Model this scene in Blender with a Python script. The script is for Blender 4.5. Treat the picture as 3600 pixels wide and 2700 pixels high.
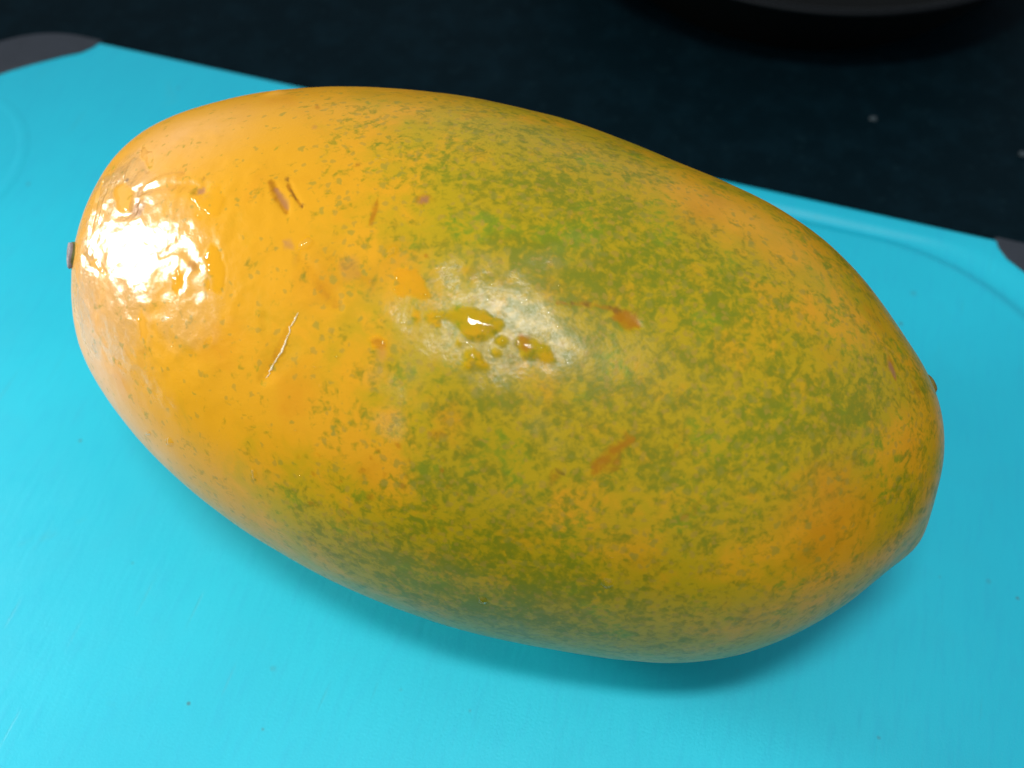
import bpy, bmesh, math, random
import numpy as np
from mathutils import Vector
from mathutils.bvhtree import BVHTree
from mathutils.geometry import delaunay_2d_cdt

for o in list(bpy.data.objects):
    bpy.data.objects.remove(o, do_unlink=True)
SC = bpy.context.scene
COL = SC.collection
random.seed(7)
RNG = np.random.default_rng(11)

# ------------------------------------------------------------------ camera
PITCH = math.radians(57)
FPX = 3860.0                                     # focal length in pixels of the 3600 px wide photo
FWD = np.array([0, math.cos(PITCH), -math.sin(PITCH)])
RIGHT = np.array([1.0, 0, 0])
UP = np.array([0, math.sin(PITCH), math.cos(PITCH)])
CAM = np.array([0, 0, 0.07]) - FWD * 0.325
cd = bpy.data.cameras.new('camera')
cam = bpy.data.objects.new('camera', cd)
COL.objects.link(cam)
cam.location = CAM
cam.rotation_euler = (math.pi / 2 - PITCH, 0, 0)
cd.sensor_width = 36.0
cd.lens = 36.0 * FPX / 3600.0
cd.clip_start = 0.01
cd.clip_end = 50
cd.dof.use_dof = True
cd.dof.focus_distance = 0.285
cd.dof.aperture_fstop = 10.0
SC.camera = cam

# ------------------------------------------------------------------ world, lamps, exposure
world = bpy.data.worlds.new('World')
SC.world = world
world.use_nodes = True
bg = world.node_tree.nodes['Background']
bg.inputs['Color'].default_value = (0.80, 0.90, 1.0, 1)
bg.inputs['Strength'].default_value = 0.55


def area_lamp(name, loc, target, sx, sy, power, color, spin=0.0):
    ld = bpy.data.lights.new(name, 'AREA')
    ld.shape = 'RECTANGLE'
    ld.size, ld.size_y = sx, sy
    ld.energy = power
    ld.color = color
    lo = bpy.data.objects.new(name, ld)
    COL.objects.link(lo)
    lo.location = loc
    q = (Vector(target) - Vector(loc)).to_track_quat('-Z', 'Y')
    lo.rotation_euler = q.to_euler()
    lo.rotation_euler.rotate_axis('Z', spin)
    return lo


area_lamp('ceiling_lamp', (-0.035, -0.20, 0.84), (0.05, -0.08, 0.03), 0.20, 0.055, 4.7, (1.0, 0.97, 0.92), math.radians(35))
side = area_lamp('side_lamp', (-0.80, 0.16, 0.275), (0.12, -0.20, 0.03), 0.14, 0.12, 1.18, (1.0, 0.95, 0.88))
side.data.spread = math.radians(60)

SC.view_settings.view_transform = 'Standard'
SC.view_settings.look = 'None'
SC.view_settings.exposure = 0.0
SC.view_settings.gamma = 1.0
SC.view_settings.use_curve_mapping = False
SC.render.engine = 'CYCLES'
SC.cycles.use_denoising = True
SC.cycles.max_bounces = 8
SC.cycles.transparent_max_bounces = 12
SC.cycles.sample_clamp_indirect = 4.0

# ------------------------------------------------------------------ helpers


def tag(o, label=None, cat=None, group=None, kind=None):
    if label: o['label'] = label
    if cat: o['category'] = cat
    if group: o['group'] = group
    if kind: o['kind'] = kind
    return o


def empty(name, loc=(0, 0, 0), rz=0.0):
    o = bpy.data.objects.new(name, None)
    COL.objects.link(o)
    o.location = loc
    o.rotation_euler = (0, 0, rz)
    o.empty_display_size = 0.02
    return o


def mesh_obj(name, verts, faces, mat, parent=None, smooth=True):
    me = bpy.data.meshes.new(name)
    me.from_pydata([tuple(v) for v in verts], [], faces)
    me.update()
    if smooth:
        me.polygons.foreach_set('use_smooth', [True] * len(me.polygons))
    o = bpy.data.objects.new(name, me)
    COL.objects.link(o)
    if mat: me.materials.append(mat)
    if parent: o.parent = parent
    return o


def ray_dir(x, y):
    v = FWD + RIGHT * (x - 1800) / FPX - UP * (y - 1350) / FPX
    return v / np.linalg.norm(v)


def on_plane(x, y, z=0.0):
    v = ray_dir(x, y)
    return CAM + v * ((z - CAM[2]) / v[2])


def hash3(i, j, k, seed):
    n = (i * 374761393 + j * 668265263 + k * 2147483647 + seed * 1274126177) & 0x7fffffff
    n = ((n ^ (n >> 13)) * 1274126177) & 0x7fffffff
    n = ((n ^ (n >> 16)) * 668265263) & 0x7fffffff
    return (n & 0xffff) / 32768.0 - 1.0


def vnoise(P, scale, seed=0):
    Q = P * scale
    I = np.floor(Q).astype(np.int64)
    f = Q - I
    u = f * f * (3 - 2 * f)
    out = 0
    for a in (0, 1):
        for b in (0, 1):
            for c in (0, 1):
                wt = (u[:, 0] if a else 1 - u[:, 0]) * (u[:, 1] if b else 1 - u[:, 1]) * (u[:, 2] if c else 1 - u[:, 2])
                out = out + wt * hash3(I[:, 0] + a, I[:, 1] + b, I[:, 2] + c, seed)
    return out


def fbm(P, scale, seed=0, octs=3):
    s, a, t = 0, 1.0, 0
    for k in range(octs):
        s = s + a * vnoise(P, scale * 2 ** k, seed + k)
        t += a
        a *= 0.5
    return s / t


class NT:
    """small node-tree builder"""
    def __init__(self, name):
        self.m = bpy.data.materials.new(name)
        self.m.use_nodes = True
        self.t = self.m.node_tree
        self.b = self.t.nodes['Principled BSDF']
        self.out = self.t.nodes['Material Output']
        self.tc = self.t.nodes.new('ShaderNodeTexCoord')

    def n(self, typ, **kw):
        nd = self.t.nodes.new('ShaderNode' + typ)
        for k, v in kw.items():
            if k in nd.inputs: nd.inputs[k].default_value = v
            else: setattr(nd, k, v)
        return nd

    def l(self, a, b):
        self.t.links.new(a, b)

    def put(self, sock, v):
        if isinstance(v, (int, float)): sock.default_value = v
        elif isinstance(v, tuple): sock.default_value = v if len(v) == 4 or len(sock.default_value) == 3 else v + (1,)
        else: self.l(v, sock)

    def math(self, op, a, b=0.0, c=None, clamp=False):
        nd = self.n('Math', operation=op, use_clamp=clamp)
        self.put(nd.inputs[0], a)
        self.put(nd.inputs[1], b)
        if c is not None: self.put(nd.inputs[2], c)
        return nd.outputs[0]

    def mix(self, f, a, b, mode='MIX'):
        nd = self.n('MixRGB', blend_type=mode)
        self.put(nd.inputs[0], f)
        self.put(nd.inputs[1], a)
        self.put(nd.inputs[2], b)
        return nd.outputs[0]

    def noise(self, scale, detail=2.0, rough=0.5, dist=0.0, vec=None):
        nd = self.n('TexNoise', Scale=scale, Detail=detail, Roughness=rough, Distortion=dist)
        self.l(vec if vec is not None else self.tc.outputs['Object'], nd.inputs['Vector'])
        return nd.outputs['Fac']

    def step(self, x, lo, hi):
        nd = self.n('MapRange', interpolation_type='SMOOTHSTEP')
        self.put(nd.inputs[0], x)
        self.put(nd.inputs[1], lo)
        self.put(nd.inputs[2], hi)
        return nd.outputs[0]

    def shift(self, v):
        nd = self.n('VectorMath', operation='ADD')
        self.l(self.tc.outputs['Object'], nd.inputs[0])
        nd.inputs[1].default_value = v
        return nd.outputs[0]

    def bump(self, h, strength, dist, normal=None):
        nd = self.n('Bump')
        self.put(nd.inputs['Strength'], strength)
        nd.inputs['Distance'].default_value = dist
        self.put(nd.inputs['Height'], h)
        if normal is not None: self.l(normal, nd.inputs['Normal'])
        return nd.outputs[0]


# ------------------------------------------------------------------ materials: board, grips, counter, pan
def mat_board():
    g = NT('turquoise_plastic')
    n1 = g.noise(9, 3, 0.6)
    n2 = g.noise(60, 3, 0.6, vec=g.shift((3, 1, 2)))
    base = g.mix(g.step(n1, 0.3, 0.75), (0.002, 0.395, 0.535, 1), (0.003, 0.440, 0.580, 1))
    base = g.mix(g.math('MULTIPLY', g.step(n2, 0.5, 0.8), 0.25), base, (0.006, 0.37, 0.50, 1))
    # short dark specks and faint dirty stains
    v = g.n('TexVoronoi', Scale=80.0, Randomness=1.0)
    g.l(g.tc.outputs['Object'], v.inputs['Vector'])
    rnd = g.n('SeparateColor')
    g.l(v.outputs['Color'], rnd.inputs[0])
    size = g.math('MULTIPLY', g.step(rnd.outputs[0], 0.40, 0.55), g.math('ADD', 0.045, g.math('MULTIPLY', g.math('POWER', rnd.outputs[1], 2.0), 0.10)))
    wob = g.math('MULTIPLY', g.math('SUBTRACT', g.noise(900, 2, 0.6), 0.35), 0.06)
    spk = g.math('MULTIPLY', g.step(size, 0.0, 0.02), g.math('SUBTRACT', 1.0, g.step(g.math('ADD', v.outputs['Distance'], wob), g.math('MULTIPLY', size, 0.6), g.math('ADD', size, 0.015))))
    base = g.mix(g.math('MULTIPLY', spk, g.math('ADD', 0.25, g.math('MULTIPLY', rnd.outputs[2], 0.55))), base, (0.045, 0.14, 0.16, 1))
    st = g.step(g.noise(28, 4, 0.7, 0.6, g.shift((9, 4, 1))), 0.66, 0.78)
    base = g.mix(g.math('MULTIPLY', st, 0.25), base, (0.06, 0.30, 0.34, 1))
    ms = g.n('Mapping')
    g.l(g.tc.outputs['Object'], ms.inputs['Vector'])
    ms.inputs['Rotation'].default_value = (0, 0, 0.32)
    ms.inputs['Scale'].default_value = (420, 60, 1)
    fib = g.n('TexNoise', Scale=1.0, Detail=4.0, Roughness=0.65)
    g.l(ms.outputs[0], fib.inputs['Vector'])
    fibv = fib.outputs['Fac']
    base = g.mix(g.math('MULTIPLY', g.step(fibv, 0.46, 0.70), 0.30), base, (0.004, 0.345, 0.52, 1))
    # knife scratches: stretched noise
    mp = g.n('Mapping')
    g.l(g.tc.outputs['Object'], mp.inputs['Vector'])
    mp.inputs['Rotation'].default_value = (0, 0, 0.25)
    mp.inputs['Scale'].default_value = (900, 26, 1)
    sc = g.n('TexNoise', Scale=1.0, Detail=2.0)
    g.l(mp.outputs[0], sc.inputs['Vector'])
    scr = g.step(sc.outputs['Fac'], 0.69, 0.78)
    base = g.mix(g.math('MULTIPLY', scr, 0.45), base, (0.03, 0.27, 0.34, 1))
    g.l(base, g.b.inputs['Base Color'])
    g.put(g.b.inputs['Roughness'], g.math('ADD', 0.42, g.math('MULTIPLY', n2, 0.16)))
    g.b.inputs['IOR'].default_value = 1.46
    fine = g.noise(1500, 3, 0.6)
    nb = g.bump(g.math('ADD', g.math('SUBTRACT', fine, g.math('MULTIPLY', scr, 0.8)), fibv), 0.25, 0.0004)
    g.l(nb, g.b.inputs['Normal'])
    return g.m


def mat_grip():
    g = NT('grey_rubber')
    n = g.noise(120, 4, 0.6)
    g.l(g.mix(n, (0.010, 0.014, 0.021, 1), (0.019, 0.024, 0.036, 1)), g.b.inputs['Base Color'])
    g.b.inputs['Roughness'].default_value = 0.62
    g.l(g.bump(g.noise(2500, 2), 0.4, 0.0003), g.b.inputs['Normal'])
    return g.m


def mat_counter():
    g = NT('black_granite')
    n = g.noise(70, 5, 0.7)
    c = g.mix(g.step(n, 0.42, 0.68), (0.0012, 0.0066, 0.0100, 1), (0.0019, 0.0096, 0.0145, 1))
    v = g.n('TexVoronoi', Scale=420.0)
    g.l(g.tc.outputs['Object'], v.inputs['Vector'])
    rnd = g.n('SeparateColor')
    g.l(v.outputs['Color'], rnd.inputs[0])
    c = g.mix(g.math('MULTIPLY', g.step(rnd.outputs[0], 0.93, 1.0), 0.5), c, (0.004, 0.014, 0.019, 1))
    g.l(c, g.b.inputs['Base Color'])
    g.b.inputs['Roughness'].default_value = 0.55
    g.b.inputs['Specular IOR Level'].default_value = 0.03
    g.l(g.bump(g.noise(600, 3), 0.2, 0.0004), g.b.inputs['Normal'])
    return g.m


def mat_simple(name, col, rough, metal=0.0, spec=0.5, nscale=200, namp=0.3):
    g = NT(name)
    n = g.noise(nscale, 3, 0.6)
    dark = tuple(c * (1 - namp) for c in col) + (1,)
    g.l(g.mix(n, dark, tuple(col) + (1,)), g.b.inputs['Base Color'])
    g.put(g.b.inputs['Roughness'], g.math('ADD', rough - 0.08, g.math('MULTIPLY', n, 0.16)))
    g.b.inputs['Metallic'].default_value = metal
    g.b.inputs['Specular IOR Level'].default_value = spec
    return g.m


M_BOARD, M_GRIP, M_COUNTER = mat_board(), mat_grip(), mat_counter()
M_PAN = mat_simple('black_enamel', (0.0022, 0.0026, 0.0022), 0.6, 0.0, 0.12)
M_RIM = mat_simple('worn_steel', (0.012, 0.0135, 0.015), 0.6, 1.0)

# ------------------------------------------------------------------ counter (setting)
cv = [(-2.5, -2.0, -0.0105), (2.5, -2.0, -0.0105), (2.5, 2.5, -0.0105), (-2.5, 2.5, -0.0105)]
cv += [(x, y, -0.0505) for x, y, z in cv]
counter = mesh_obj('countertop', cv, [(0, 1, 2, 3), (4, 7, 6, 5), (0, 4, 5, 1), (1, 5, 6, 2), (2, 6, 7, 3), (3, 7, 4, 0)], M_COUNTER, smooth=False)
tag(counter, kind='structure')

# ------------------------------------------------------------------ cutting board
# board frame: origin at the back edge where the left grip starts, x along the back edge, y towards the back
B_ORG = on_plane(358, 146)
_e = on_plane(3491, 835) - B_ORG
B_ANG = math.atan2(_e[1], _e[0])
EX = np.array([math.cos(B_ANG), math.sin(B_ANG), 0])
EY = np.array([-EX[1], EX[0], 0])
X0, X1, Y0, Y1 = -0.060, 0.466, -0.375, 0.0
BT = 0.0085
board = empty('cutting_board', tuple(B_ORG + EX * (X0 + X1) / 2 + EY * (Y0 + Y1) / 2), B_ANG)
tag(board, 'large turquoise plastic cutting board with grey rubber corners under the papaya', 'cutting board')
HX, HY = (X1 - X0) / 2, (Y1 - Y0) / 2


def ring_pts(d, r, narc=28, nst=60):
    """rounded rectangle inset by d with corner radius r, always the same number of points"""
    hx, hy = HX - d, HY - d
    r = min(r, hx - 0.001, hy - 0.001)
    pts = []
    cs = [(hx - r, hy - r, 0), (-hx + r, hy - r, 90), (-hx + r, -hy + r, 180), (hx - r, -hy + r, 270)]
    for k, (cx, cy, a0) in enumerate(cs):
        for i in range(narc):
            a = math.radians(a0 + 90 * i / (narc - 1))
            pts.append((cx + r * math.cos(a), cy + r * math.sin(a)))
        nx, ny, na = cs[(k + 1) % 4]
        ax, ay = pts[-1]
        bx, by = nx + r * math.cos(math.radians(na)), ny + r * math.sin(math.radians(na))
        for i in range(1, nst):
            f = i / nst
            pts.append((ax + (bx - ax) * f, ay + (by - ay) * f))
    return pts


rings = []
for d, z in [(0.0016, -BT), (0.0004, -BT + 0.0006), (0.0, -BT + 0.002), (0.0, -0.0022), (0.0004, -0.0010), (0.0011, -0.0003), (0.0022, 0.0)]:
    rings.append((d, 0.05, z, False))
for d in np.arange(0.004, 0.0192, 0.00075):
    r = 0.05 + (0.093 - 0.05) * min(1.0, max(0.0, (d - 0.0022) / 0.0093))
    rings.append((float(d), r, 0.0, True))
for d in (0.024, 0.04, 0.07, 0.11, 0.15, 0.175):
    rings.append((d, 0.093, 0.0, False))
bv, bf = [], []
npt = None
for d, r, z, gr in rings:
    P = ring_pts(d, r)
    npt = len(P)
    for x, y in P:
        zz = z
        if gr:
            fade = min(1.0, max(0.0, (x + HX + X0 - 0.13) / 0.10)) if y > 0 else 1.0
            gd = abs(d - 0.0115) / 0.0046
            if gd < 1: zz -= 0.0017 * fade * (0.5 + 0.5 * math.cos(math.pi * gd))
        bv.append((x, y, zz))
for k in range(len(rings) - 1):
    for i in range(npt):
        j = (i + 1) % npt
        bf.append((k * npt + i, k * npt + j, (k + 1) * npt + j, (k + 1) * npt + i))
bf.append(tuple(range((len(rings) - 1) * npt, len(rings) * npt)))
bf.append(tuple(range(npt - 1, -1, -1)))
mesh_obj('board_panel', bv, bf, M_BOARD, board)


def make_grip():
    """rubber corner: wedge in corner coordinates (u, v = distance from the two outer edges)"""
    inner = [(60, 0), (58.5, 5), (55, 9.8), (48, 14.8), (37, 24), (30, 30.5), (24, 37), (14.8, 48), (9.8, 55), (5, 58.5), (0, 60)]
    off = -0.0005
    outer = []
    for i in range(25):
        a = math.radians(90 * i / 24)
        outer.append((50 - 50.5 * math.cos(a) if True else 0, 50 - 50.5 * math.sin(a)))
    # outline: start at (60, off), along the inner curve to (off, 60), then round the outside back
    pts = [(60, -0.5)] + inner[1:-1] + [(-0.5, 60)] + outer
    m = bmesh.new()
    prof = [(0.0, -0.0092), (0.0, -0.0004), (0.25, 0.0002), (0.8, 0.0006)]
    c = (22, 22)
    loops = []
    for ins, z in prof:
        lp = []
        for u, v in pts:
            dx, dy = c[0] - u, c[1] - v
            L = math.hypot(dx, dy)
            lp.append(m.verts.new(((u + dx / L * ins) / 1000, (v + dy / L * ins) / 1000, z)))
        loops.append(lp)
    n = len(pts)
    for k in range(len(prof) - 1):
        for i in range(n):
            j = (i + 1) % n
            m.faces.new((loops[k][i], loops[k][j], loops[k + 1][j], loops[k + 1][i]))
    m.faces.new(loops[-1])
    m.faces.new(list(reversed(loops[0])))
    bmesh.ops.recalc_face_normals(m, faces=m.faces)
    return m


GB = make_grip()
for sx, sy in ((-1, 1), (1, 1), (-1, -1), (1, -1)):
    me = bpy.data.meshes.new('corner_grip')
    m = GB.copy()
    for v in m.verts:
        v.co = Vector((sx * (HX - v.co.x), sy * (HY - v.co.y), v.co.z))
    bmesh.ops.recalc_face_normals(m, faces=m.faces)
    m.to_mesh(me)
    m.free()
    me.materials.append(M_GRIP)
    o = bpy.data.objects.new('corner_grip', me)
    COL.objects.link(o)
    o.parent = board
# raised round ring moulded into the board near its left edge
rv, rf = [], []
ncirc, prof = 120, [(-3.6, -0.0002), (-2.4, 0.00007), (-0.8, 0.00018), (0.8, 0.00018), (2.4, 0.00007), (3.6, -0.0002)]
for i in range(ncirc):
    a = math.radians(-70 + 140 * i / (ncirc - 1))
    for dr, z in prof:
        r = (46 + dr) / 1000
        rv.append((-HX + 0.020 + r * math.cos(a), HY - 0.092 + r * math.sin(a), z))
k = len(prof)
for i in range(ncirc - 1):
    for j in range(k - 1):
        rf.append((i * k + j, (i + 1) * k + j, (i + 1) * k + j + 1, i * k + j + 1))
mesh_obj('moulded_ring', rv, rf, M_BOARD, board)

# ------------------------------------------------------------------ pan behind the board
pc = B_ORG + EX * 0.292 + EY * 0.206
pan = empty('black_pan', (pc[0], pc[1], -0.0105), B_ANG)
tag(pan, 'round black pan with a thin shiny rim standing behind the cutting board', 'pan')


def lathe(profile, n=128):
    v, f = [], []
    for i in range(n):
        a = 2 * math.pi * i / n
        for r, z in profile: v.append((r * math.cos(a), r * math.sin(a), z))
    k = len(profile)
    for i in range(n):
        for j in range(k - 1):
            f.append((i * k + j, ((i + 1) % n) * k + j, ((i + 1) % n) * k + j + 1, i * k + j + 1))
    return v, f


v, f = lathe([(0.0005, 0.0), (0.100, 0.0), (0.106, 0.0012), (0.109, 0.005), (0.116, 0.016), (0.127, 0.031), (0.137, 0.046), (0.138, 0.0475), (0.1355, 0.0465), (0.125, 0.031), (0.113, 0.015), (0.104, 0.006), (0.0005, 0.005)])
mesh_obj('pan_body', v, f, M_PAN, pan)
v, f = lathe([(0.1368, 0.0462), (0.1392, 0.0466), (0.1396, 0.0478), (0.1388, 0.0487), (0.1368, 0.0489), (0.1352, 0.0482), (0.1352, 0.0470), (0.1368, 0.0462)])
mesh_obj('rim', v, f, M_RIM, pan)

# ------------------------------------------------------------------ papaya
PAP = [0.25019374944387784, 0.24403355393343293, -0.0032038541231669505, 0.001667156786093554, 0.07428554420387809,
       0.08454080628617075, 0.12931235793201096, 0.04344582479649306, 0.07413536982302699, 0.02861556649110977,
       0.02534362264247992, 0.024060756722087566, -0.0007615220853663708, 0.012886133815811083,
       0.15590662644323533, 0.8744955770541959, 0.19778917608283467, -0.03847737935218676, 0.041057984443115106]
NT_, NW_ = 620, 720
TT = np.linspace(0.012, math.pi - 0.012, NT_)
WW = np.linspace(0, 2 * math.pi, NW_, endpoint=False)
L_, PSI = PAP[0], PAP[1]
AX = np.array([math.cos(PSI), -math.sin(PSI), 0])
NN = -(FWD - (FWD @ AX) * AX)
NN /= np.linalg.norm(NN)
WD = np.cross(NN, AX)
RR = L_ * 0.28 * np.sin(TT) ** 0.85 * np.exp(sum(c * np.cos(k * TT) for k, c in enumerate(PAP[5:14])))
EE = sum(c * np.cos(k * TT) for k, c in enumerate(PAP[14:19])) * 0.01
SS = -L_ / 2 * np.cos(TT)
CC = np.array(PAP[2:5]) + SS[:, None] * AX + EE[:, None] * WD
# five soft ribs that show towards the blossom end
end = np.clip((TT - 1.9) / 1.0, 0, 1) ** 1.5
RIB = 1 + 0.010 * end[:, None] * np.cos(5 * (WW[None, :] - 1.15))
V = CC[:, None, :] + (RR[:, None] * RIB)[..., None] * (np.cos(WW)[None, :, None] * WD + np.sin(WW)[None, :, None] * NN)
V = V.reshape(-1, 3)


def grid_normals(V):
    G = V.reshape(NT_, NW_, 3)
    dt = np.gradient(G, axis=0)
    dw = np.roll(G, -1, 1) - np.roll(G, 1, 1)
    n = np.cross(dt, dw)
    n /= np.linalg.norm(n, axis=-1, keepdims=True) + 1e-12
    c = G.mean((0, 1))
    if ((G - c) * n).sum() < 0: n = -n
    return n.reshape(-1, 3)


Nrm = grid_normals(V)


def smooth(x, a, b):
    t = np.clip((x - a) / (b - a), 0, 1)
    return t * t * (3 - 2 * t)


LEFT = np.array([-0.092, 0.0, 0.129])
wr = 1 - smooth(np.linalg.norm(V - LEFT, axis=1), 0.018, 0.055)
low = fbm(V, 28, 3, 2) * 0.0007
lump = fbm(V, 90, 21, 2) * 0.00012
wrk = (np.abs(fbm(V, 150, 40, 3)) - 0.25) * -0.0006 * wr
taper = smooth(TT, 0.0, 0.25) * smooth(math.pi - TT, 0.0, 0.2)
VSM = V + Nrm * ((low + lump * 0.3) * np.repeat(taper, NW_))[:, None]
V = V + Nrm * ((low + lump + wrk) * np.repeat(taper, NW_))[:, None]
VSM[:, 2] -= V[:, 2].min() - 0.0002
V[:, 2] -= V[:, 2].min() - 0.0002
Nrm = grid_normals(V)

faces = []
for i in range(NT_ - 1):
    a = i * NW_
    b = a + NW_
    faces += [(a + j, a + (j + 1) % NW_, b + (j + 1) % NW_, b + j) for j in range(NW_)]
nv = len(V)
poles = np.array([V[:NW_].mean(0), V[-NW_:].mean(0)])
faces += [(nv, (j + 1) % NW_, j) for j in range(NW_)]
faces += [(nv + 1, nv - NW_ + j, nv - NW_ + (j + 1) % NW_) for j in range(NW_)]
VALL = np.vstack([V, poles])
VSM = np.vstack([VSM, poles])
BVH = BVHTree.FromPolygons([tuple(v) for v in VALL], faces)


def at(x, y):
    """where the sight line through photo pixel (x, y) meets the papaya skin"""
    h = BVH.ray_cast(Vector(CAM), Vector(ray_dir(x, y)))
    if h[0] is None:
        h = BVH.find_nearest(Vector(on_plane(x, y, 0.05)))
    n = np.array(h[1])
    if n @ (np.array(h[0]) - CAM) > 0: n = -n
    return np.array(h[0]), n


PX = 0.29 / FPX                                      # metres per photo pixel on the skin, roughly


def dist_seg(P, a, b):
    ab = b - a
    t = np.clip(((P - a) @ ab) / (ab @ ab + 1e-18), 0, 1)
    return np.linalg.norm(P - (a + t[:, None] * ab), axis=1)


def stroke(field, pts, w, val=1.0, soft=0.75, jit=0.45, taper=True):
    """a mark of half-width w pixels along points on the skin"""
    Q = [at(*p)[0] for p in pts]
    if len(Q) == 1:
        Q = Q * 2
        taper = False
    R = w * PX
    lo = np.min(Q, 0) - 4 * R
    hi = np.max(Q, 0) + 4 * R
    idx = np.where(np.all((VALL > lo) & (VALL < hi), 1))[0]
    if not len(idx): return
    P = VALL[idx]
    d = np.full(len(idx), 1e9)
    tap = np.ones(len(idx))
    nseg = len(Q) - 1
    for k, (a, b) in enumerate(zip(Q[:-1], Q[1:])):
        ab = b - a
        t = np.clip(((P - a) @ ab) / (ab @ ab + 1e-18), 0, 1)
        dk = np.linalg.norm(P - (a + t[:, None] * ab), axis=1)
        near = dk < d
        d[near] = dk[near]
        if taper: tap[near] = 0.45 + 0.65 * np.sin(math.pi * (k + t[near]) / nseg) ** 0.7
    R = R * tap
    d = d * (1 + jit * 2 * fbm(P, 0.35 / (w * PX), 77, 2)) + R * 0.45 * fbm(P, 420, 55, 3)
    m = (1 - smooth(d, R * (1 - soft), R * (1 + soft))) * val
    field[idx] = np.maximum(field[idx], m)


def blob(field, x, y, r, val):
    p = at(x, y)[0]
    d = np.linalg.norm(VALL - p, axis=1) / (r * PX)
    field += val * np.exp(-d * d)


# folds and dents of the stem end, pushed into the mesh itself
NALL = np.vstack([Nrm, [-AX, AX]])
disp = np.zeros(len(VALL))
for pts, w, amt in [([(520, 650), (560, 632), (640, 612)], 12, .00050), ([(505, 672), (600, 650), (690, 655)], 16, -.00045), ([(705, 672)], 26, -.0007), ([(440, 690), (470, 740)], 40, -.0008),
                    ([(500, 520), (520, 600)], 18, -.0005), ([(470, 560), (440, 640)], 12, .0004), ([(360, 640), (330, 760), (310, 860)], 10, -.0005), ([(390, 650), (350, 780)], 8, .0004),
                    ([(290, 900), (370, 960)], 14, -.0005), ([(560, 900), (640, 860), (700, 940)], 16, -.0004),
                    ([(960, 640), (1012, 750)], 14, -.0004), ([(1010, 628), (1062, 728)], 5, -.0004), ([(2190, 1112), (2245, 1148)], 18, -.0003), ([(930, 1120), (1010, 1230), (920, 1340)], 30, -.0004),
                    ([(1050, 905), (1190, 1080)], 26, -.0004), ([(3180, 1130), (3060, 1010)], 20, -.0004)]:
    f_ = np.zeros(len(VALL))
    stroke(f_, pts, w, 1.0, .9, .2)
    disp += f_ * amt * 0.8
# the lower blossom-end lobe swells beyond the outline, on the side turned away from the camera
_d = VALL - CAM
_z = _d @ FWD
PROJ = np.stack([1800 + FPX * (_d @ RIGHT) / _z, 1350 - FPX * (_d @ UP) / _z], 1)
_k = np.array([0.83, 0.55])
_far = np.where(np.abs((PROJ - np.array([3205, 1905])) @ np.array([-0.55, 0.83])) < 12)[0]
_lp = VALL[_far[(PROJ[_far] @ _k).argmax()]] + ray_dir(3205, 1905) * 0.010
disp += 0.0024 * np.exp(-(np.linalg.norm(VALL - _lp, axis=1) / 0.0095) ** 2)
for x, y, r, amt in [(975, 325, 40, .0006), (1750, 1250, 160, -.0006), (2700, 900, 200, -.0008)]:
    blob(disp, x, y, r, amt)
VALL = VALL + NALL * disp[:, None]
BVH = BVHTree.FromPolygons([tuple(v) for v in VALL], faces)

n_all = len(VALL)
green = np.zeros(n_all); orange = np.zeros(n_all); scar = np.zeros(n_all); purple = np.zeros(n_all)
film = np.zeros(n_all); pool = np.zeros(n_all); dark = np.zeros(n_all)

# where the skin is still green (photo pixels, radius, strength)
ax_pos = (VALL - VALL.mean(0)) @ AX
green += 0.10 + 0.38 * smooth(ax_pos, -0.075, 0.01)
for x, y, r, v in [(1500, 520, 330, .22), (1900, 800, 330, .32), (2150, 900, 300, .22), (2550, 1000, 240, .16), (2350, 1450, 420, .30),
                   (2900, 1480, 170, .35), (3030, 1420, 150, .30), (1650, 1500, 260, .24), (1400, 1800, 260, .10), (1700, 2060, 330, .38), (1250, 1930, 180, .22), (1450, 2020, 200, .20), (980, 1800, 130, .16),
                   (2100, 2140, 300, .30), (1150, 1900, 200, .18), (2750, 1650, 160, .15), (3050, 1200, 150, .12), (3170, 1750, 110, .22), (850, 1480, 160, .05), (1050, 700, 200, -.10), (1300, 640, 160, -.06),
                   (600, 450, 350, -.35), (500, 900, 350, -.5), (420, 1300, 300, -.4), (700, 1350, 200, -.2), (900, 850, 200, -.16),
                   (2480, 720, 150, -.32), (2700, 830, 150, -.20), (1350, 1650, 110, -.25), (1000, 1450, 120, -.25), (2960, 1880, 220, -.14), (3180, 1560, 130, -.15),
                   (2750, 2000, 200, -.04), (2250, 1960, 120, -.22), (2150, 1760, 120, -.18), (1900, 1900, 110, -.12), (2600, 1280, 110, -.12), (2980, 1180, 120, -.15), (1700, 650, 90, -.20)]:
    blob(green, x, y, r, v)
for x, y, r, v in [(2450, 740, 140, .45), (2560, 700, 120, .3), (2750, 900, 120, .35), (2960, 1860, 210, .50), (2800, 1800, 200, .30), (3200, 1560, 90, .5), (2230, 1950, 100, .4),
                   (1320, 1660, 90, .5), (1050, 1400, 130, .45), (1390, 930, 110, .45), (1130, 1000, 150, .45), (2640, 2180, 90, .35), (3080, 1130, 90, .4), (1000, 340, 220, .4), (1500, 340, 240, .35), (2700, 1150, 100, .25), (2920, 1270, 90, .35),
                   (620, 620, 130, .35), (420, 1330, 170, .55), (2380, 560, 120, .4), (1560, 1440, 70, .3), (1900, 930, 60, .25), (900, 660, 80, .35), (780, 1230, 120, .45), (2020, 1500, 60, .2)]:
    blob(orange, x, y, r, v)

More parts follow.
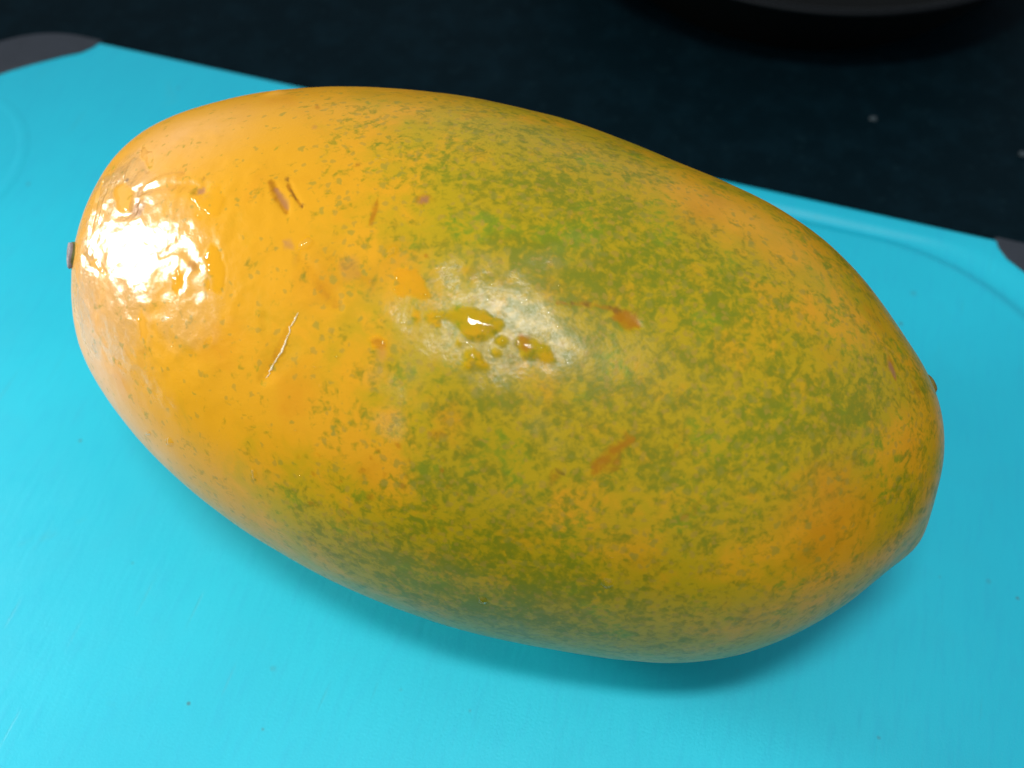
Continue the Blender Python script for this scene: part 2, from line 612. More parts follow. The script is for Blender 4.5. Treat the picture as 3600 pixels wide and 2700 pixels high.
S = stroke
S(scar, [(950, 640), (975, 690), (1010, 748)], 17, .85)
S(purple, [(970, 665), (1012, 735)], 9, .7)
S(scar, [(1010, 628), (1018, 660), (1034, 690), (1062, 728)], 5, .9)
S(dark, [(1010, 630)], 9, .8); S(dark, [(1060, 724)], 6, .7); S(dark, [(1020, 665), (1040, 700)], 2.5, .6)
S(scar, [(1327, 700), (1320, 740), (1303, 785)], 13, .85)
S(scar, [(1490, 700)], 22, .8); S(purple, [(1486, 695), (1498, 706)], 15, .8)
S(scar, [(1240, 588), (1262, 578)], 9, .5); S(dark, [(1258, 578)], 7, .5)
S(purple, [(1000, 850), (1025, 868)], 12, .55)
S(scar, [(1050, 905), (1100, 965), (1150, 1030), (1190, 1080)], 22, .38)
S(scar, [(1140, 905), (1200, 930), (1300, 985)], 16, .30)
S(purple, [(1200, 925), (1260, 965)], 22, .25)
S(scar, [(1960, 1066), (2060, 1070), (2150, 1083), (2200, 1105)], 8, .65)
S(dark, [(2010, 1066)], 7, .5); S(dark, [(2060, 1071)], 6, .5); S(dark, [(2130, 1080), (2180, 1095)], 5, .4)
S(scar, [(2185, 1112), (2225, 1135), (2245, 1148)], 22, 1.0)
S(scar, [(2085, 1665), (2118, 1620), (2165, 1578), (2225, 1545)], 17, .85)
S(scar, [(1940, 1690), (1960, 1650)], 22, .5); S(dark, [(1938, 1700)], 12, .35); S(dark, [(1955, 1652), (1985, 1668)], 4, .6)
S(scar, [(3125, 1255), (3135, 1290), (3148, 1335)], 26, .7); S(purple, [(3130, 1280), (3145, 1325)], 17, .9)
S(scar, [(3205, 1340), (3240, 1395)], 16, .5)
S(scar, [(1310, 1200), (1350, 1212)], 16, .75); S(purple, [(1340, 1240)], 16, .4)
S(scar, [(1492, 895), (1502, 908)], 7, .9)
S(scar, [(1296, 1755), (1312, 1740)], 14, .55); S(scar, [(1300, 1850), (1340, 1870)], 9, .4)
S(purple, [(480, 720), (490, 755)], 22, .9); S(scar, [(495, 660), (485, 700)], 17, .55)
S(purple, [(702, 680), (715, 665)], 15, .9); S(scar, [(600, 655), (690, 685)], 15, .30)
S(dark, [(448, 632)], 8, .8); S(dark, [(716, 628)], 6, .7); S(scar, [(680, 935)], 13, .9); S(scar, [(630, 855)], 9, .7)
S(scar, [(2395, 1830), (2440, 1780), (2470, 1750)], 15, .4); S(scar, [(1500, 1520), (1560, 1525)], 14, .45)
S(scar, [(2375, 1568)], 12, .55); S(scar, [(1830, 1180), (1850, 1230)], 20, .8)
S(scar, [(340, 1330), (400, 1470), (480, 1560)], 16, .35, .8); S(scar, [(1030, 1120), (985, 1220), (930, 1330)], 15, .45)
S(scar, [(2700, 1180), (2800, 1240)], 18, .2); S(scar, [(1112, 365), (1118, 385)], 9, .5); S(scar, [(1105, 445)], 14, .35); S(purple, [(1105, 447)], 8, .4)
for k in range(46):                                   # small brown freckles of the lower left flank
    x, y = 1000 + RNG.random() * 650, 1560 + RNG.random() * 420
    if y > 1500 + (x - 600) * 0.62: continue
    S(scar, [(x, y), (x + RNG.normal() * 10, y + RNG.normal() * 8)], 5 + 6 * RNG.random(), .35 + .3 * RNG.random())

# wet, sticky film that breaks up the shine
film_strokes = [([(1560, 970), (1680, 1010), (1800, 1050)], 95, .85), ([(1560, 1200), (1750, 1250), (1900, 1230)], 90, .75),
                ([(1400, 1100), (1470, 1230)], 70, .4)]
for pts, w, v in film_strokes: S(film, pts, w * .72, v, 1.2, .7, False)
left_strokes = [([(420, 620), (470, 800), (470, 1050), (410, 1180)], 125, 1.0), ([(600, 850), (690, 1000), (640, 1120)], 85, .8), ([(320, 860), (300, 1000), (320, 1200)], 80, .9)]
for pts, w, v in left_strokes: S(film, pts, w, v, .7, .5, False)


# ---- water pools: outlines in photo pixels, laid on the skin
def zo(pts, x0, y0, s): return [(x0 + x / s, y0 + y / s) for x, y in pts]


def oval(cx, cy, a, b, ang=0, n=14, j=0.12):
    out = []
    for i in range(n):
        t = 2 * math.pi * i / n
        r = 1 + j * math.sin(2.3 * i + cx)
        x, y = a * r * math.cos(t), b * r * math.sin(t)
        c, s = math.cos(math.radians(ang)), math.sin(math.radians(ang))
        out.append((cx + x * c - y * s, cy + x * s + y * c))
    return out


Z3 = (1300, 850, 2.765)
ZL = (200, 500, 2.073)
POOLS = [
    ('water_pool', zo([(560, 700), (640, 676), (740, 690), (800, 670), (880, 633), (1000, 650), (1080, 680), (1180, 740), (1290, 790), (1240, 850), (1150, 910), (1060, 955), (960, 940), (900, 880), (850, 800), (790, 760), (715, 745), (690, 820), (630, 812), (570, 780), (548, 740)], *Z3), 0.55,
     'largest amber pool of water, fish shaped, at the middle of the papaya'),
    ('water_pool', zo([(250, 280), (380, 265), (440, 272), (500, 340), (540, 430), (592, 545), (500, 550), (420, 525), (350, 500), (325, 530), (258, 520), (243, 400)], *Z3), 0.5,
     'square amber pool of water with a long diagonal glint, left of the glossy patch'),
    ('water_pool', zo([(940, 1050), (1000, 1028), (1050, 1060), (1090, 1120), (1140, 1200), (1100, 1230), (1040, 1205), (980, 1230), (920, 1220), (928, 1120)], *Z3), 0.5,
     'triangular amber pool of water just below the fish shaped pool'),
    ('water_pool', zo([(1430, 970), (1500, 938), (1580, 960), (1690, 985), (1765, 1070), (1780, 1150), (1690, 1165), (1640, 1118), (1560, 1108), (1500, 1112), (1455, 1050)], *Z3), 0.5,
     'pool of water over a rust brown scar, right end of the glossy patch'),
    ('water_drop', zo(oval(1285, 965, 46, 36), *Z3), 0.5, 'small round yellow drop between the triangular pool and the rust scar pool'),
    ('water_drop', zo(oval(1235, 1072, 38, 30, 20), *Z3), 0.4, 'small yellow drop right of the triangular pool, below a rounder one'),
    ('water_drop', zo(oval(872, 980, 30, 36), *Z3), 0.4, 'small amber drop above the left corner of the triangular pool'),
    ('water_drop', zo(oval(457, 722, 36, 62), *Z3), 0.5, 'small orange drop at the left tip of the fish shaped pool'),
    ('water_drop', oval(1330, 1204, 32, 22, 20), 0.6, 'orange brown drop of water left of the glossy patch'),
    ('water_drop', oval(1073, 857, 30, 17, -42), 0.9, 'bright oval amber bead of water between two scars on the orange side'),
    ('water_pool', zo([(940, 400), (1010, 375), (1060, 400), (1110, 340), (1150, 270), (1200, 300), (1240, 380), (1235, 480), (1180, 575), (1110, 560), (1060, 520), (1000, 470)], *ZL), 0.4,
     'yellow pool of water beside the purple bruise at the stem end'),
    ('water_pool', zo([(1085, 740), (1130, 700), (1190, 760), (1240, 900), (1245, 1040), (1200, 1150), (1130, 1120), (1120, 1010), (1085, 930), (1060, 830)], *ZL), 0.4,
     'tall yellow pool of water along the right border of the white shine'),
    ('water_pool', oval(502, 1150, 20, 70, -6, 16, .15), 0.4,
     'orange streak of water running down below the white shine'),
    ('water_pool', zo(oval(880, 1020, 52, 110, 12, 16, .2), *ZL), 0.4, 'small orange pool of water at the lower right of the white shine'),
    ('water_pool', zo([(600, 60), (620, 10), (660, 40), (720, 80), (715, 180), (690, 235), (650, 170), (610, 120)], *ZL), 0.5,
     'yellow trickle of water near the upper edge of the stem end'),
    ('water_pool', zo([(400, 330), (470, 280), (560, 320), (570, 430), (545, 530), (470, 550), (420, 480)], *ZL), 0.4,
     'yellow pool of water left of the purple bruise, above the white shine'),
    ('water_pool', zo([(250, 850), (300, 845), (325, 900), (375, 980), (330, 970), (280, 920), (235, 900)], *ZL), 0.35,
     'orange sliver of water at the left of the white shine, next to the stem'),
    ('water_drop', oval(2135, 2050, 22, 20), 0.8, 'pale round water bead low on the front of the papaya'),
    ('water_drop', oval(1698, 2112, 18, 13, 15), 0.8, 'small pale water bead at the left end of a streak near the bottom edge'),
    ('water_drop', oval(596, 1553, 14, 20, -30), 1.1, 'pale yellow water bead at the lower left flank'),
    ('water_drop', oval(522, 1522, 11, 10), 1.2, 'tiny bright water bead at the lower left outline of the papaya'),
    ('water_drop', oval(893, 1668, 11, 26, -12), 0.8, 'thin curved yellow water bead among the dots of the lower left flank'),
    ('water_drop', oval(1327, 563, 13, 9), 1.1, 'left one of two tiny white glinting beads on the upper flank'),
    ('water_drop', oval(1352, 562, 15, 8), 1.1, 'right one of two tiny white glinting beads on the upper flank'),
    ('water_drop', oval(2008, 855, 10, 8, -30), 1.1, 'tiny white glinting bead on the green upper right flank'),
    ('water_drop', oval(1376, 884, 24, 10, -45), 0.9, 'slanted white glinting bead at the top left of the glossy patch'),
    ('water_drop', oval(700, 757, 20, 12, 50), 0.9, 'bright white bead below the yellow pool at the stem end'),
    ('water_drop', oval(731, 1000, 9, 28), 0.9, 'tall bright white bead at the right border of the white shine'),
    ('water_drop', oval(731, 1203, 8, 24, 35), 0.9, 'slanted bright white bead below the white shine'),
]


def smooth_poly(pts, n=4):
    out, N = [], len(pts)
    for i in range(N):
        p0, p1, p2, p3 = (np.array(pts[(i + k) % N], float) for k in (-1, 0, 1, 2))
        for k in range(n):
            t = k / n
            out.append(0.5 * ((2 * p1) + (-p0 + p2) * t + (2 * p0 - 5 * p1 + 4 * p2 - p3) * t * t + (-p0 + 3 * p1 - 3 * p2 + p3) * t ** 3))
    return np.array(out)


def frame_of(n):
    t = np.cross(n, AX); t /= np.linalg.norm(t)
    return np.cross(t, n), t


def poly_dist(Q, poly):
    """signed distance (inside positive) of 2-d points to a polygon"""
    d = np.full(len(Q), 1e9); ins = np.zeros(len(Q), bool)
    for a, b in zip(poly, np.roll(poly, -1, 0)):
        ab = b - a
        t = np.clip(((Q - a) @ ab) / (ab @ ab + 1e-18), 0, 1)
        d = np.minimum(d, np.linalg.norm(Q - (a + t[:, None] * ab), axis=1))
        cond = (a[1] > Q[:, 1]) != (b[1] > Q[:, 1])
        with np.errstate(divide='ignore', invalid='ignore'):
            xi = a[0] + (Q[:, 1] - a[1]) / (b[1] - a[1] + 1e-18) * ab[0]
        ins ^= cond & (Q[:, 0] < xi)
    return np.where(ins, d, -d)


WATER = []
for name, pts, h, label in POOLS:
    pp = smooth_poly(pts)
    c2 = pp.mean(0)
    c3 = at(*c2)[0]
    n3 = NALL[np.linalg.norm(VALL - c3, axis=1) < 0.003].mean(0)
    n3 /= np.linalg.norm(n3)
    eu, ev = frame_of(n3)
    P3 = np.array([at(*p)[0] for p in pp])
    poly = np.stack([(P3 - c3) @ eu, (P3 - c3) @ ev], 1)
    if c2[0] < 900: poly *= 0.80
    rag = np.array([0.0004 * math.sin(1.7 * k + c2[0]) * math.sin(0.61 * k + 2) for k in range(len(poly))])
    poly *= (1 + rag / np.maximum(np.linalg.norm(poly, axis=1), 0.0005) * (1.0 if name == 'water_pool' else 0.15))[:, None]
    poly += RNG.normal(size=poly.shape) * 0.00007
    rad = np.linalg.norm(poly, axis=1).max() + 0.002
    idx = np.where(np.linalg.norm(VALL - c3, axis=1) < rad * 1.3)[0]
    q = np.stack([(VALL[idx] - c3) @ eu, (VALL[idx] - c3) @ ev], 1)
    sd = poly_dist(q, poly)
    msk = smooth(sd, -0.00045, 0.00025)
    if h < 0.75:                                      # the wetted skin is riper there
        green[idx] -= 0.24 * msk
        orange[idx] += 0.02 * msk
    pool[idx] = np.maximum(pool[idx], msk)
    WATER.append((name, poly, c3, n3, eu, ev, h, label))

# water fills the creases: the skin under a pool counts as level
VALL = VALL + (VSM - VALL) * (pool * 0.92)[:, None]
BVH = BVHTree.FromPolygons([tuple(v) for v in VALL], faces)

# ------------------------------------------------------------------ papaya skin material
def mat_skin():
    g = NT('papaya_skin')
    a = g.n('Attribute', attribute_name='skin_a'); sa = g.n('SeparateColor'); g.l(a.outputs['Color'], sa.inputs[0])
    b = g.n('Attribute', attribute_name='skin_b'); sb = g.n('SeparateColor'); g.l(b.outputs['Color'], sb.inputs[0])
    c = g.n('Attribute', attribute_name='skin_c'); sc_ = g.n('SeparateColor'); g.l(c.outputs['Color'], sc_.inputs[0])
    G, A, SCAR = sa.outputs[0], sa.outputs[1], sa.outputs[2]
    PUR, DARK, FILM = sb.outputs[0], sb.outputs[1], sb.outputs[2]
    POOL, WR = sc_.outputs[0], sc_.outputs[1]
    # ground colour: ripe yellow to orange, with a green-yellow undertone
    big = g.noise(26, 4, 0.6)
    med = g.noise(95, 4, 0.65, 0.4, g.shift((.3, .1, .7)))
    y1, y2, o1 = (0.53, 0.256, 0.007, 1), (0.350, 0.245, 0.004, 1), (0.49, 0.195, 0.005, 1)
    gv = g.math('ADD', G, g.math('MULTIPLY', g.math('SUBTRACT', big, 0.5), 1.3))
    base = g.mix(g.step(g.math('ADD', gv, g.math('MULTIPLY', g.math('SUBTRACT', med, 0.5), 1.3)), 0.14, 0.72), y1, y2)
    ov = g.math('ADD', A, g.math('ADD', g.math('MULTIPLY', g.math('SUBTRACT', med, 0.5), 1.1), g.math('MULTIPLY', g.math('SUBTRACT', big, 0.5), 0.8)))
    base = g.mix(g.math('MULTIPLY', g.step(ov, 0.12, 0.85), 0.85), base, o1)
    op = g.noise(85, 4, 0.65, 0.4, g.shift((7.1, 3.3, 2.2)))
    base = g.mix(g.math('MULTIPLY', g.step(op, 0.53, 0.68), 0.45), base, (0.50, 0.235, 0.006, 1))
    base = g.mix(g.math('MULTIPLY', sc_.outputs[2], g.math('ADD', 0.45, med), clamp=True), base, (0.58, 0.325, 0.130, 1))  # peach tint: skin tone plus painted sheen
    # green mottling in two sizes, edges like soaked-in paint
    m1 = g.noise(240, 4, 0.62, 0.7, g.shift((1.3, .2, .5)))
    m2 = g.noise(540, 3, 0.6, 0.5, g.shift((.7, 2.2, .1)))
    m3 = g.noise(70, 3, 0.6, 0.3, g.shift((2.7, .9, .4)))
    lev = g.math('ADD', g.math('MULTIPLY', m1, 0.54), g.math('ADD', g.math('MULTIPLY', m2, 0.42), g.math('MULTIPLY', m3, 0.24)))
    thr = g.math('SUBTRACT', 0.725, g.math('MULTIPLY', G, 0.185))
    mot = g.step(g.math('SUBTRACT', lev, thr), -0.065, 0.085)
    gcol = g.mix(g.step(big, 0.35, 0.65), (0.105, 0.152, 0.004, 1), (0.150, 0.138, 0.004, 1))
    gcol = g.mix(g.step(g.noise(60, 3, 0.6, 0, g.shift((5, 2, 1))), 0.52, 0.66), gcol, (0.100, 0.195, 0.006, 1))
    gcol = g.mix(g.math('MULTIPLY', g.step(ov, 0.2, 0.8), 0.7), gcol, (0.34, 0.175, 0.010, 1))
    base = g.mix(g.math('MULTIPLY', mot, 0.66), base, gcol)
    # deeper cores of the blotches
    core = g.step(g.math('SUBTRACT', lev, thr), 0.05, 0.13)
    base = g.mix(g.math('MULTIPLY', core, 0.38), base, (0.105, 0.150, 0.008, 1))
    # dots
    warp = g.n('TexNoise', Scale=500.0, Detail=1.0)
    g.l(g.tc.outputs['Object'], warp.inputs['Vector'])
    wv = g.n('VectorMath', operation='MULTIPLY_ADD')
    g.l(warp.outputs['Color'], wv.inputs[0]); wv.inputs[1].default_value = (.0024, .0024, .0024); g.l(g.tc.outputs['Object'], wv.inputs[2])
    for scale, keep, big_r, colr, stg in ((430.0, 0.46, 0.32, (0.30, 0.20, 0.022, 1), 0.62), (270.0, 0.56, 0.27, (0.22, 0.19, 0.020, 1), 0.60)):
        vo = g.n('TexVoronoi', Scale=scale)
        g.l(wv.outputs[0], vo.inputs['Vector'])
        rc = g.n('SeparateColor'); g.l(vo.outputs['Color'], rc.inputs[0])
        pk = g.math('ADD', rc.outputs[0], g.math('MULTIPLY', g.math('SUBTRACT', G, 0.35), 0.55))
        rr = g.math('MULTIPLY', g.step(pk, keep, keep + 0.3), big_r)
        dot = g.math('SUBTRACT', 1.0, g.step(vo.outputs['Distance'], g.math('MULTIPLY', rr, 0.75), g.math('ADD', g.math('MULTIPLY', rr, 1.2), 0.02)))
        base = g.mix(g.math('MULTIPLY', dot, stg), base, colr)
    # scars, bruises, holes
    sm = g.step(g.math('ADD', SCAR, g.math('MULTIPLY', g.math('SUBTRACT', m2, 0.5), 1.0)), 0.05, 1.1)
    sm = g.math('MULTIPLY', sm, g.step(SCAR, 0.02, 0.25))
    base = g.mix(g.math('MULTIPLY', sm, 0.88), base, g.mix(m1, (0.25, 0.092, 0.005, 1), (0.40, 0.155, 0.007, 1)))
    base = g.mix(g.math('MULTIPLY', PUR, 0.75), base, g.mix(m2, (0.17, 0.070, 0.045, 1), (0.33, 0.165, 0.105, 1)))
    base = g.mix(DARK, base, (0.06, 0.028, 0.012, 1))
    # sticky film; its hazy shine is painted in as a faint pale tint
    patch = g.math('ADD', g.step(g.noise(105, 4, 0.65, 0.5, g.shift((4, 4, 2))), 0.30, 0.72), WR, clamp=True)
    fn = g.math('MULTIPLY', g.math('MULTIPLY', FILM, patch), g.math('SUBTRACT', 1.0, POOL))
    base = g.mix(g.math('MULTIPLY', fn, 0.07), base, (0.60, 0.50, 0.25, 1))
    hs = g.n('HueSaturation'); hs.inputs['Saturation'].default_value = 1.0
    g.put(hs.inputs['Value'], g.math('ADD', 1.0, g.math('MULTIPLY', POOL, 0.04)))
    g.l(base, hs.inputs['Color'])
    g.l(hs.outputs[0], g.b.inputs['Base Color'])
    dry = g.math('SUBTRACT', 1.0, POOL)
    ro = g.math('ADD', 0.32, g.math('MULTIPLY', g.math('SUBTRACT', m2, 0.5), 0.16))
    ro = g.math('SUBTRACT', ro, g.math('MULTIPLY', fn, 0.15))
    g.put(g.b.inputs['Roughness'], ro)
    g.put(g.b.inputs['Specular IOR Level'], g.math('MULTIPLY', g.math('MULTIPLY', dry, g.math('SUBTRACT', 1.0, g.math('MULTIPLY', SCAR, 0.6), clamp=True)), g.math('ADD', 0.22, g.math('MULTIPLY', fn, 0.7))))
    g.b.inputs['IOR'].default_value = 1.45
    g.put(g.b.inputs['Coat Weight'], g.math('MULTIPLY', fn, g.math('ADD', 0.55, g.math('MULTIPLY', WR, 0.4))))
    g.b.inputs['Coat IOR'].default_value = 1.62
    g.put(g.b.inputs['Coat Roughness'], 0.17)
    # relief: fine pores everywhere, crusty film, dried wrinkles at the stem end
    pores = g.noise(1400, 2, 0.5)
    crust = g.noise(800, 5, 0.75, 0.4)
    wrink = g.noise(210, 5, 0.7, 0.4)
    n1 = g.bump(pores, g.math('MULTIPLY', dry, 0.10), 0.0004)
    n2 = g.bump(crust, g.math('MULTIPLY', fn, g.math('SUBTRACT', 0.62, g.math('MULTIPLY', WR, 0.46))), 0.0011, n1)
    n3 = g.bump(wrink, g.math('MULTIPLY', g.math('MULTIPLY', WR, dry), 0.11), 0.0022, n2)
    n4 = g.bump(SCAR, -0.3, 0.0004, n3)
    g.l(n4, g.b.inputs['Normal'])
    g.l(n4, g.b.inputs['Coat Normal'])
    return g.m


def mat_water(name='clear_water', lens_tint=0.0):
    g = NT(name)
    t = g.t
    # Schlick reflectance of water, the same from both sides so that light also leaves the film
    lw = g.n('LayerWeight', Blend=0.5)
    refl = g.math('ADD', 0.02, g.math('MULTIPLY', g.math('POWER', lw.outputs['Facing'], 5.0), 0.98))
    tr = g.n('BsdfTransparent')
    tr.inputs['Color'].default_value = (1, 0.995, 0.98, 1)
    gl = g.n('BsdfGlossy')
    gl.inputs['Roughness'].default_value = 0.03
    g.l(g.bump(g.noise(300, 2), 0.10, 0.0005), gl.inputs['Normal'])
    mx = g.n('MixShader')
    g.l(refl, mx.inputs[0]); g.l(tr.outputs[0], mx.inputs[1]); g.l(gl.outputs[0], mx.inputs[2])
    last = mx.outputs[0]
    if lens_tint:  # pale diffuse share painted in for the light a bead gathers
        df = g.n('BsdfDiffuse')
        df.inputs['Color'].default_value = (0.72, 0.50, 0.12, 1)
        m2 = g.n('MixShader')
        m2.inputs[0].default_value = lens_tint
        g.l(last, m2.inputs[1]); g.l(df.outputs[0], m2.inputs[2])
        last = m2.outputs[0]
    g.l(last, g.out.inputs['Surface'])
    t.nodes.remove(g.b)
    return g.m


M_SKIN, M_WATER, M_BEAD = mat_skin(), mat_water(), mat_water('lens_tint_water', 0.05)
papaya = empty('papaya', (float(V[:, 0].mean()), float(V[:, 1].mean()), 0.0))
tag(papaya, 'large ripe papaya, orange at the stem end and mottled green, lying on the board', 'papaya')
OFF = np.array(papaya.location)

me = bpy.data.meshes.new('skin')
me.vertices.add(n_all)
me.vertices.foreach_set('co', (VALL - OFF).astype(np.float32).ravel())
ln = np.array([len(f) for f in faces])
me.loops.add(int(ln.sum()))
me.loops.foreach_set('vertex_index', np.concatenate([np.array(faces[:-2 * NW_]).ravel(), np.array(faces[-2 * NW_:]).ravel()]).astype(np.int32))
me.polygons.add(len(faces))
me.polygons.foreach_set('loop_start', np.concatenate([[0], np.cumsum(ln)[:-1]]).astype(np.int32))
me.polygons.foreach_set('use_smooth', np.ones(len(faces), bool))
me.update(calc_edges=True)
wr_all = np.append(wr, [0.3, 0.0])
one = np.ones(n_all)
peach_sheen = np.zeros(n_all)  # peach skin tone, with the reflected sheen of the stem end painted in
for x, y, r, v in [(300, 1180, 230, .80), (380, 1400, 200, .95), (540, 1580, 150, .50), (520, 520, 190, .42), (700, 470, 190, .36), (400, 900, 240, .60)]: blob(peach_sheen, x, y, r, v)
for nm, chans in (('skin_a', (green, orange, scar)), ('skin_b', (purple, dark, film)), ('skin_c', (pool, wr_all, peach_sheen))):
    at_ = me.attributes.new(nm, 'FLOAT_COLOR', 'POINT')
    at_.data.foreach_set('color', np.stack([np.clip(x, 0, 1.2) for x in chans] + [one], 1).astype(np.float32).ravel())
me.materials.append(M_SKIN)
skin = bpy.data.objects.new('skin', me)
COL.objects.link(skin)
skin.parent = papaya


def child(name, verts, faces, mat, parent=papaya, off=OFF):
    o = mesh_obj(name, np.array(verts) - off, faces, mat, parent)
    bm = bmesh.new(); bm.from_mesh(o.data)
    bmesh.ops.recalc_face_normals(bm, faces=bm.faces)
    bm.to_mesh(o.data); bm.free()
    return o


# ---- stem: short cut stub behind the left outline
def disc_stack(c, ax, side, prof, n=28, wob=0.0):
    up = np.cross(ax, side)
    v, f = [], []
    for i in range(n):
        a = 2 * math.pi * i / n
        for k, (r, h) in enumerate(prof):
            rr = r * (1 + wob * math.sin(3 * a + k) + wob * .6 * math.sin(5 * a + 1))
            v.append(c + ax * h + rr * (math.cos(a) * side + math.sin(a) * up))
    m = len(prof)
    for i in range(n):
        for j in range(m - 1):
            f.append((i * m + j, ((i + 1) % n) * m + j, ((i + 1) % n) * m + j + 1, i * m + j + 1))
    return v, f


M_STEM = mat_simple('green_brown_stem', (0.16, 0.17, 0.045), 0.6, 0, 0.3, 900, 0.6)
M_CUT = mat_simple('pale_cut_rim', (0.30, 0.27, 0.28), 0.7, 0, 0.2, 1500, 0.6)
M_PITH = mat_simple('brown_pith', (0.16, 0.10, 0.085), 0.7, 0, 0.3, 900, 0.5)
sv = ray_dir(256, 890)
_d = VALL - CAM
_z = _d @ FWD
PROJ = np.stack([1800 + FPX * (_d @ RIGHT) / _z, 1350 - FPX * (_d @ UP) / _z], 1)
rows = np.where(np.abs(PROJ[:, 1] - 890) < 8)[0]
sp = VALL[rows[PROJ[rows, 0].argmin()]] + np.array([0.0007, 0, 0])
sn = np.array([-0.94, 0.0, 0.12]); sn = sn - (sn @ sv) * sv * 1.25; sn /= np.linalg.norm(sn)
side = np.cross(sn, np.array([0, 0, 1.0])); side /= np.linalg.norm(side)
v, f = disc_stack(sp, sn, side, [(0.0048, -0.005), (0.0044, -0.0009), (0.0038, 0.0003), (0.0035, 0.0011), (0.0031, 0.0015)], wob=.06)
stem = child('stem', v, f, M_STEM)
v, f = disc_stack(sp, sn, side, [(0.0034, 0.0009), (0.00365, 0.0014), (0.0034, 0.0019), (0.0023, 0.0021), (0.0019, 0.0016)], wob=.06)
o = child('cut_rim', v, f, M_CUT, stem, OFF)
v, f = disc_stack(sp, sn, side, [(0.0024, 0.0016), (0.0016, 0.0018), (0.0002, 0.0017)], wob=.08)
o = child('pith', v, f, M_PITH, stem, OFF)

# ---- blossom scar: small dry nub behind the right outline
M_NUB = mat_simple('dry_brown_nub', (0.20, 0.145, 0.02), 0.65, 0, 0.3, 700, 0.6)
bvec = ray_dir(3275, 1342)
rows = np.where(np.abs(PROJ[:, 1] - 1342) < 8)[0]
bp = VALL[rows[PROJ[rows, 0].argmax()]] + bvec * 0.003
bn = np.array([0.90, 0.30, 0.25]); bn = bn - (bn @ bvec) * bvec; bn /= np.linalg.norm(bn)
bs = np.cross(bn, bvec); bs /= np.linalg.norm(bs)
v, f = disc_stack(bp, bn, bs, [(0.0030, -0.004), (0.0028, -0.0004), (0.0024, 0.0002), (0.0017, 0.0006), (0.0008, 0.0008), (0.0001, 0.0007)], wob=.10)
child('blossom_nub', v, f, M_NUB)

# ---- torn edge of skin: pale raised flap left of the middle
M_TEAR = mat_simple('pale_torn_skin', (0.86, 0.78, 0.55), 0.4, 0, 0.6, 1200, 0.2)
tp = [(1048, 1098), (1040, 1118), (1022, 1150), (1008, 1190), (994, 1228), (972, 1262), (956, 1292), (944, 1318), (934, 1334)]
tw = [1, 5, 3, 6, 7, 4, 7, 4, 1]
v, f = [], []
pp = []
for k in range(len(tp) - 1):
    for s in range(4):
        u = s / 4
        pp.append((tp[k][0] * (1 - u) + tp[k + 1][0] * u + RNG.normal() * 1.6, tp[k][1] * (1 - u) + tp[k + 1][1] * u, (tw[k] * (1 - u) + tw[k + 1] * u) * (0.4 + 0.8 * RNG.random())))
for k, (x, y, w_) in enumerate(pp):
    for s, hgt in ((-1.2, -0.0003), (-0.5, 0.00015), (0.0, 0.00030), (0.5, 0.00018), (1.2, -0.0003)):
        q, n = at(x + s * w_ * 0.55, y + s * w_ * 0.25)
        v.append(q + n * hgt * min(1, w_ / 6))
for k in range(len(pp) - 1):
    for j in range(4): f.append((k * 5 + j, k * 5 + j + 1, k * 5 + 6 + j, k * 5 + 5 + j))
child('torn_skin_flap', v, f, M_TEAR)

# ------------------------------------------------------------------ water lying on the papaya
for name, poly, c3, n3, eu, ev, h, label in WATER:
    small = min(np.ptp(poly, 0)) / 2
    big_pool = name == 'water_pool'
    H = min(0.00060, small * 0.24) * h / 0.5 * (0.85 if big_pool else (1.2 if h < 0.75 else 1.0))
    edge = min(0.0024, small * 0.85) if big_pool else small * 0.95
    stp = max(0.00022, small / 14)
    lo, hi = poly.min(0), poly.max(0)
    gx, gy = np.meshgrid(np.arange(lo[0], hi[0], stp), np.arange(lo[1], hi[1], stp))
    lat = np.stack([gx.ravel(), gy.ravel()], 1)
    lat = lat[poly_dist(lat, poly) > stp * 0.45]
    S_ = 1000.0
    p2 = [Vector((float(x) * S_, float(y) * S_)) for x, y in np.vstack([poly, lat])]
    m_ = len(poly)
    cdt = delaunay_2d_cdt(p2, [(i, (i + 1) % m_) for i in range(m_)], [], 1, 1e-6)
    q2 = np.array([tuple(p) for p in cdt[0]]) / S_
    sd = np.maximum(poly_dist(q2, poly), 0)
    u_ = np.clip(sd / edge, 0, 1)
    hz = H * (1 - (1 - u_) ** 2) - 0.00004 * (u_ < 0.02)
    v = []
    for q, hk in zip(q2, hz):
        p0 = c3 + eu * q[0] + ev * q[1]
        hit = BVH.ray_cast(Vector(p0 + n3 * 0.01), Vector(-n3))
        p = np.array(hit[0]) if hit[0] is not None else p0
        v.append(p + n3 * hk)
    v = np.array(v)
    f = []
    for t_ in cdt[2]:
        t_ = list(t_)
        nn = np.cross(v[t_[1]] - v[t_[0]], v[t_[2]] - v[t_[0]])
        f.append(tuple(t_ if nn @ n3 > 0 else t_[::-1]))
    root = v.mean(0)
    o = mesh_obj(name, v - root, f, M_WATER if h < 0.75 else M_BEAD)
    o.location = tuple(root)
    tag(o, label, 'water', 'water lying on the papaya')

# fine spray: tiny beads nobody could count
sv_, sf_ = [], []


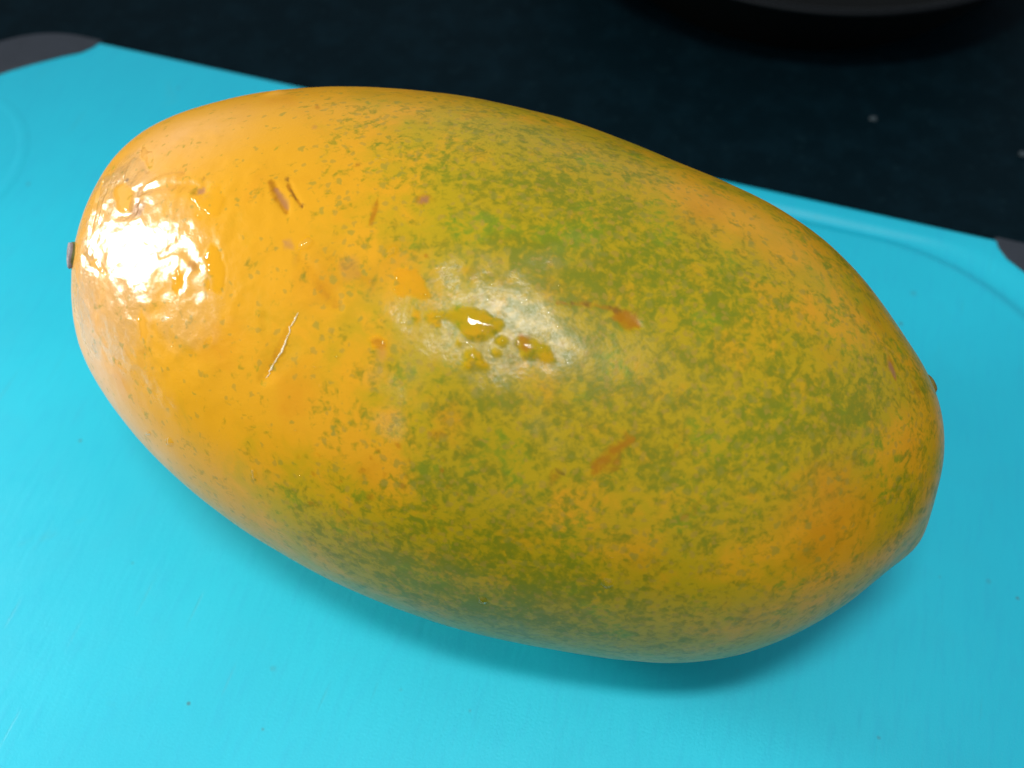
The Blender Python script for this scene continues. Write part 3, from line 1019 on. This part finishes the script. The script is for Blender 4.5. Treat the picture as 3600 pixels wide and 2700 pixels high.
def tiny(x, y, r):
    q, n = at(x, y)
    a, b = frame_of(n)
    k0 = len(sv_)
    st = 0.8 + 0.5 * random.random()
    for fr_, hk in ((1.0, -0.15), (0.8, 0.45), (0.45, 0.8)):
        for i in range(8):
            t = 2 * math.pi * i / 8
            sv_.append(q + (a * math.cos(t) * st + b * math.sin(t)) * r * fr_ + n * r * hk * 0.6)
    sv_.append(q + n * r * 0.55)
    for k in range(2):
        for i in range(8):
            sf_.append((k0 + k * 8 + i, k0 + k * 8 + (i + 1) % 8, k0 + k * 8 + 8 + (i + 1) % 8, k0 + k * 8 + 8 + i))
    for i in range(8): sf_.append((k0 + 16 + i, k0 + 16 + (i + 1) % 8, k0 + 24))


for k in range(420):
    if k < 300: x, y = random.gauss(1680, 190), random.gauss(1070, 130)
    elif k < 360: x, y = random.gauss(560, 130), random.gauss(930, 190)
    else: x, y = random.uniform(900, 2800), random.uniform(1250, 2150)
    if not (300 < x < 3100) or y < 600 or y > 1650 + (x - 700) * 0.33: continue
    tiny(x, y, random.choice((0.00018, 0.00022, 0.0003, 0.0004)))
spray = mesh_obj('fine_water_spray', sv_, sf_, M_WATER)
tag(spray, 'fine spray of tiny glinting water beads over the papaya skin', 'water', kind='stuff')

# ------------------------------------------------------------------ crumbs
M_CRUMB = mat_simple('pale_crumb', (0.05, 0.07, 0.08), 0.8, 0, 0.2, 900)


def crumb(x, y, z, r, label, m):
    p = on_plane(x, y, z)
    bm = bmesh.new()
    bmesh.ops.create_icosphere(bm, subdivisions=2, radius=r)
    for v_ in bm.verts:
        s = 0.75 + 0.5 * random.random()
        v_.co = Vector((v_.co.x * s * 1.3, v_.co.y * s, max(v_.co.z * s * 0.6, -r * 0.4)))
    me_ = bpy.data.meshes.new('crumb'); bm.to_mesh(me_); bm.free()
    me_.materials.append(m)
    o = bpy.data.objects.new('crumb', me_); COL.objects.link(o)
    o.location = (p[0], p[1], z + r * 0.4)
    tag(o, label, 'crumb')


crumb(3068, 420, -0.0105, 0.0013, 'tiny pale crumb on the black counter between pan and board', M_CRUMB)
crumb(3594, 545, -0.0105, 0.0014, 'tiny pale crumb on the black counter at the right picture edge', M_CRUMB)
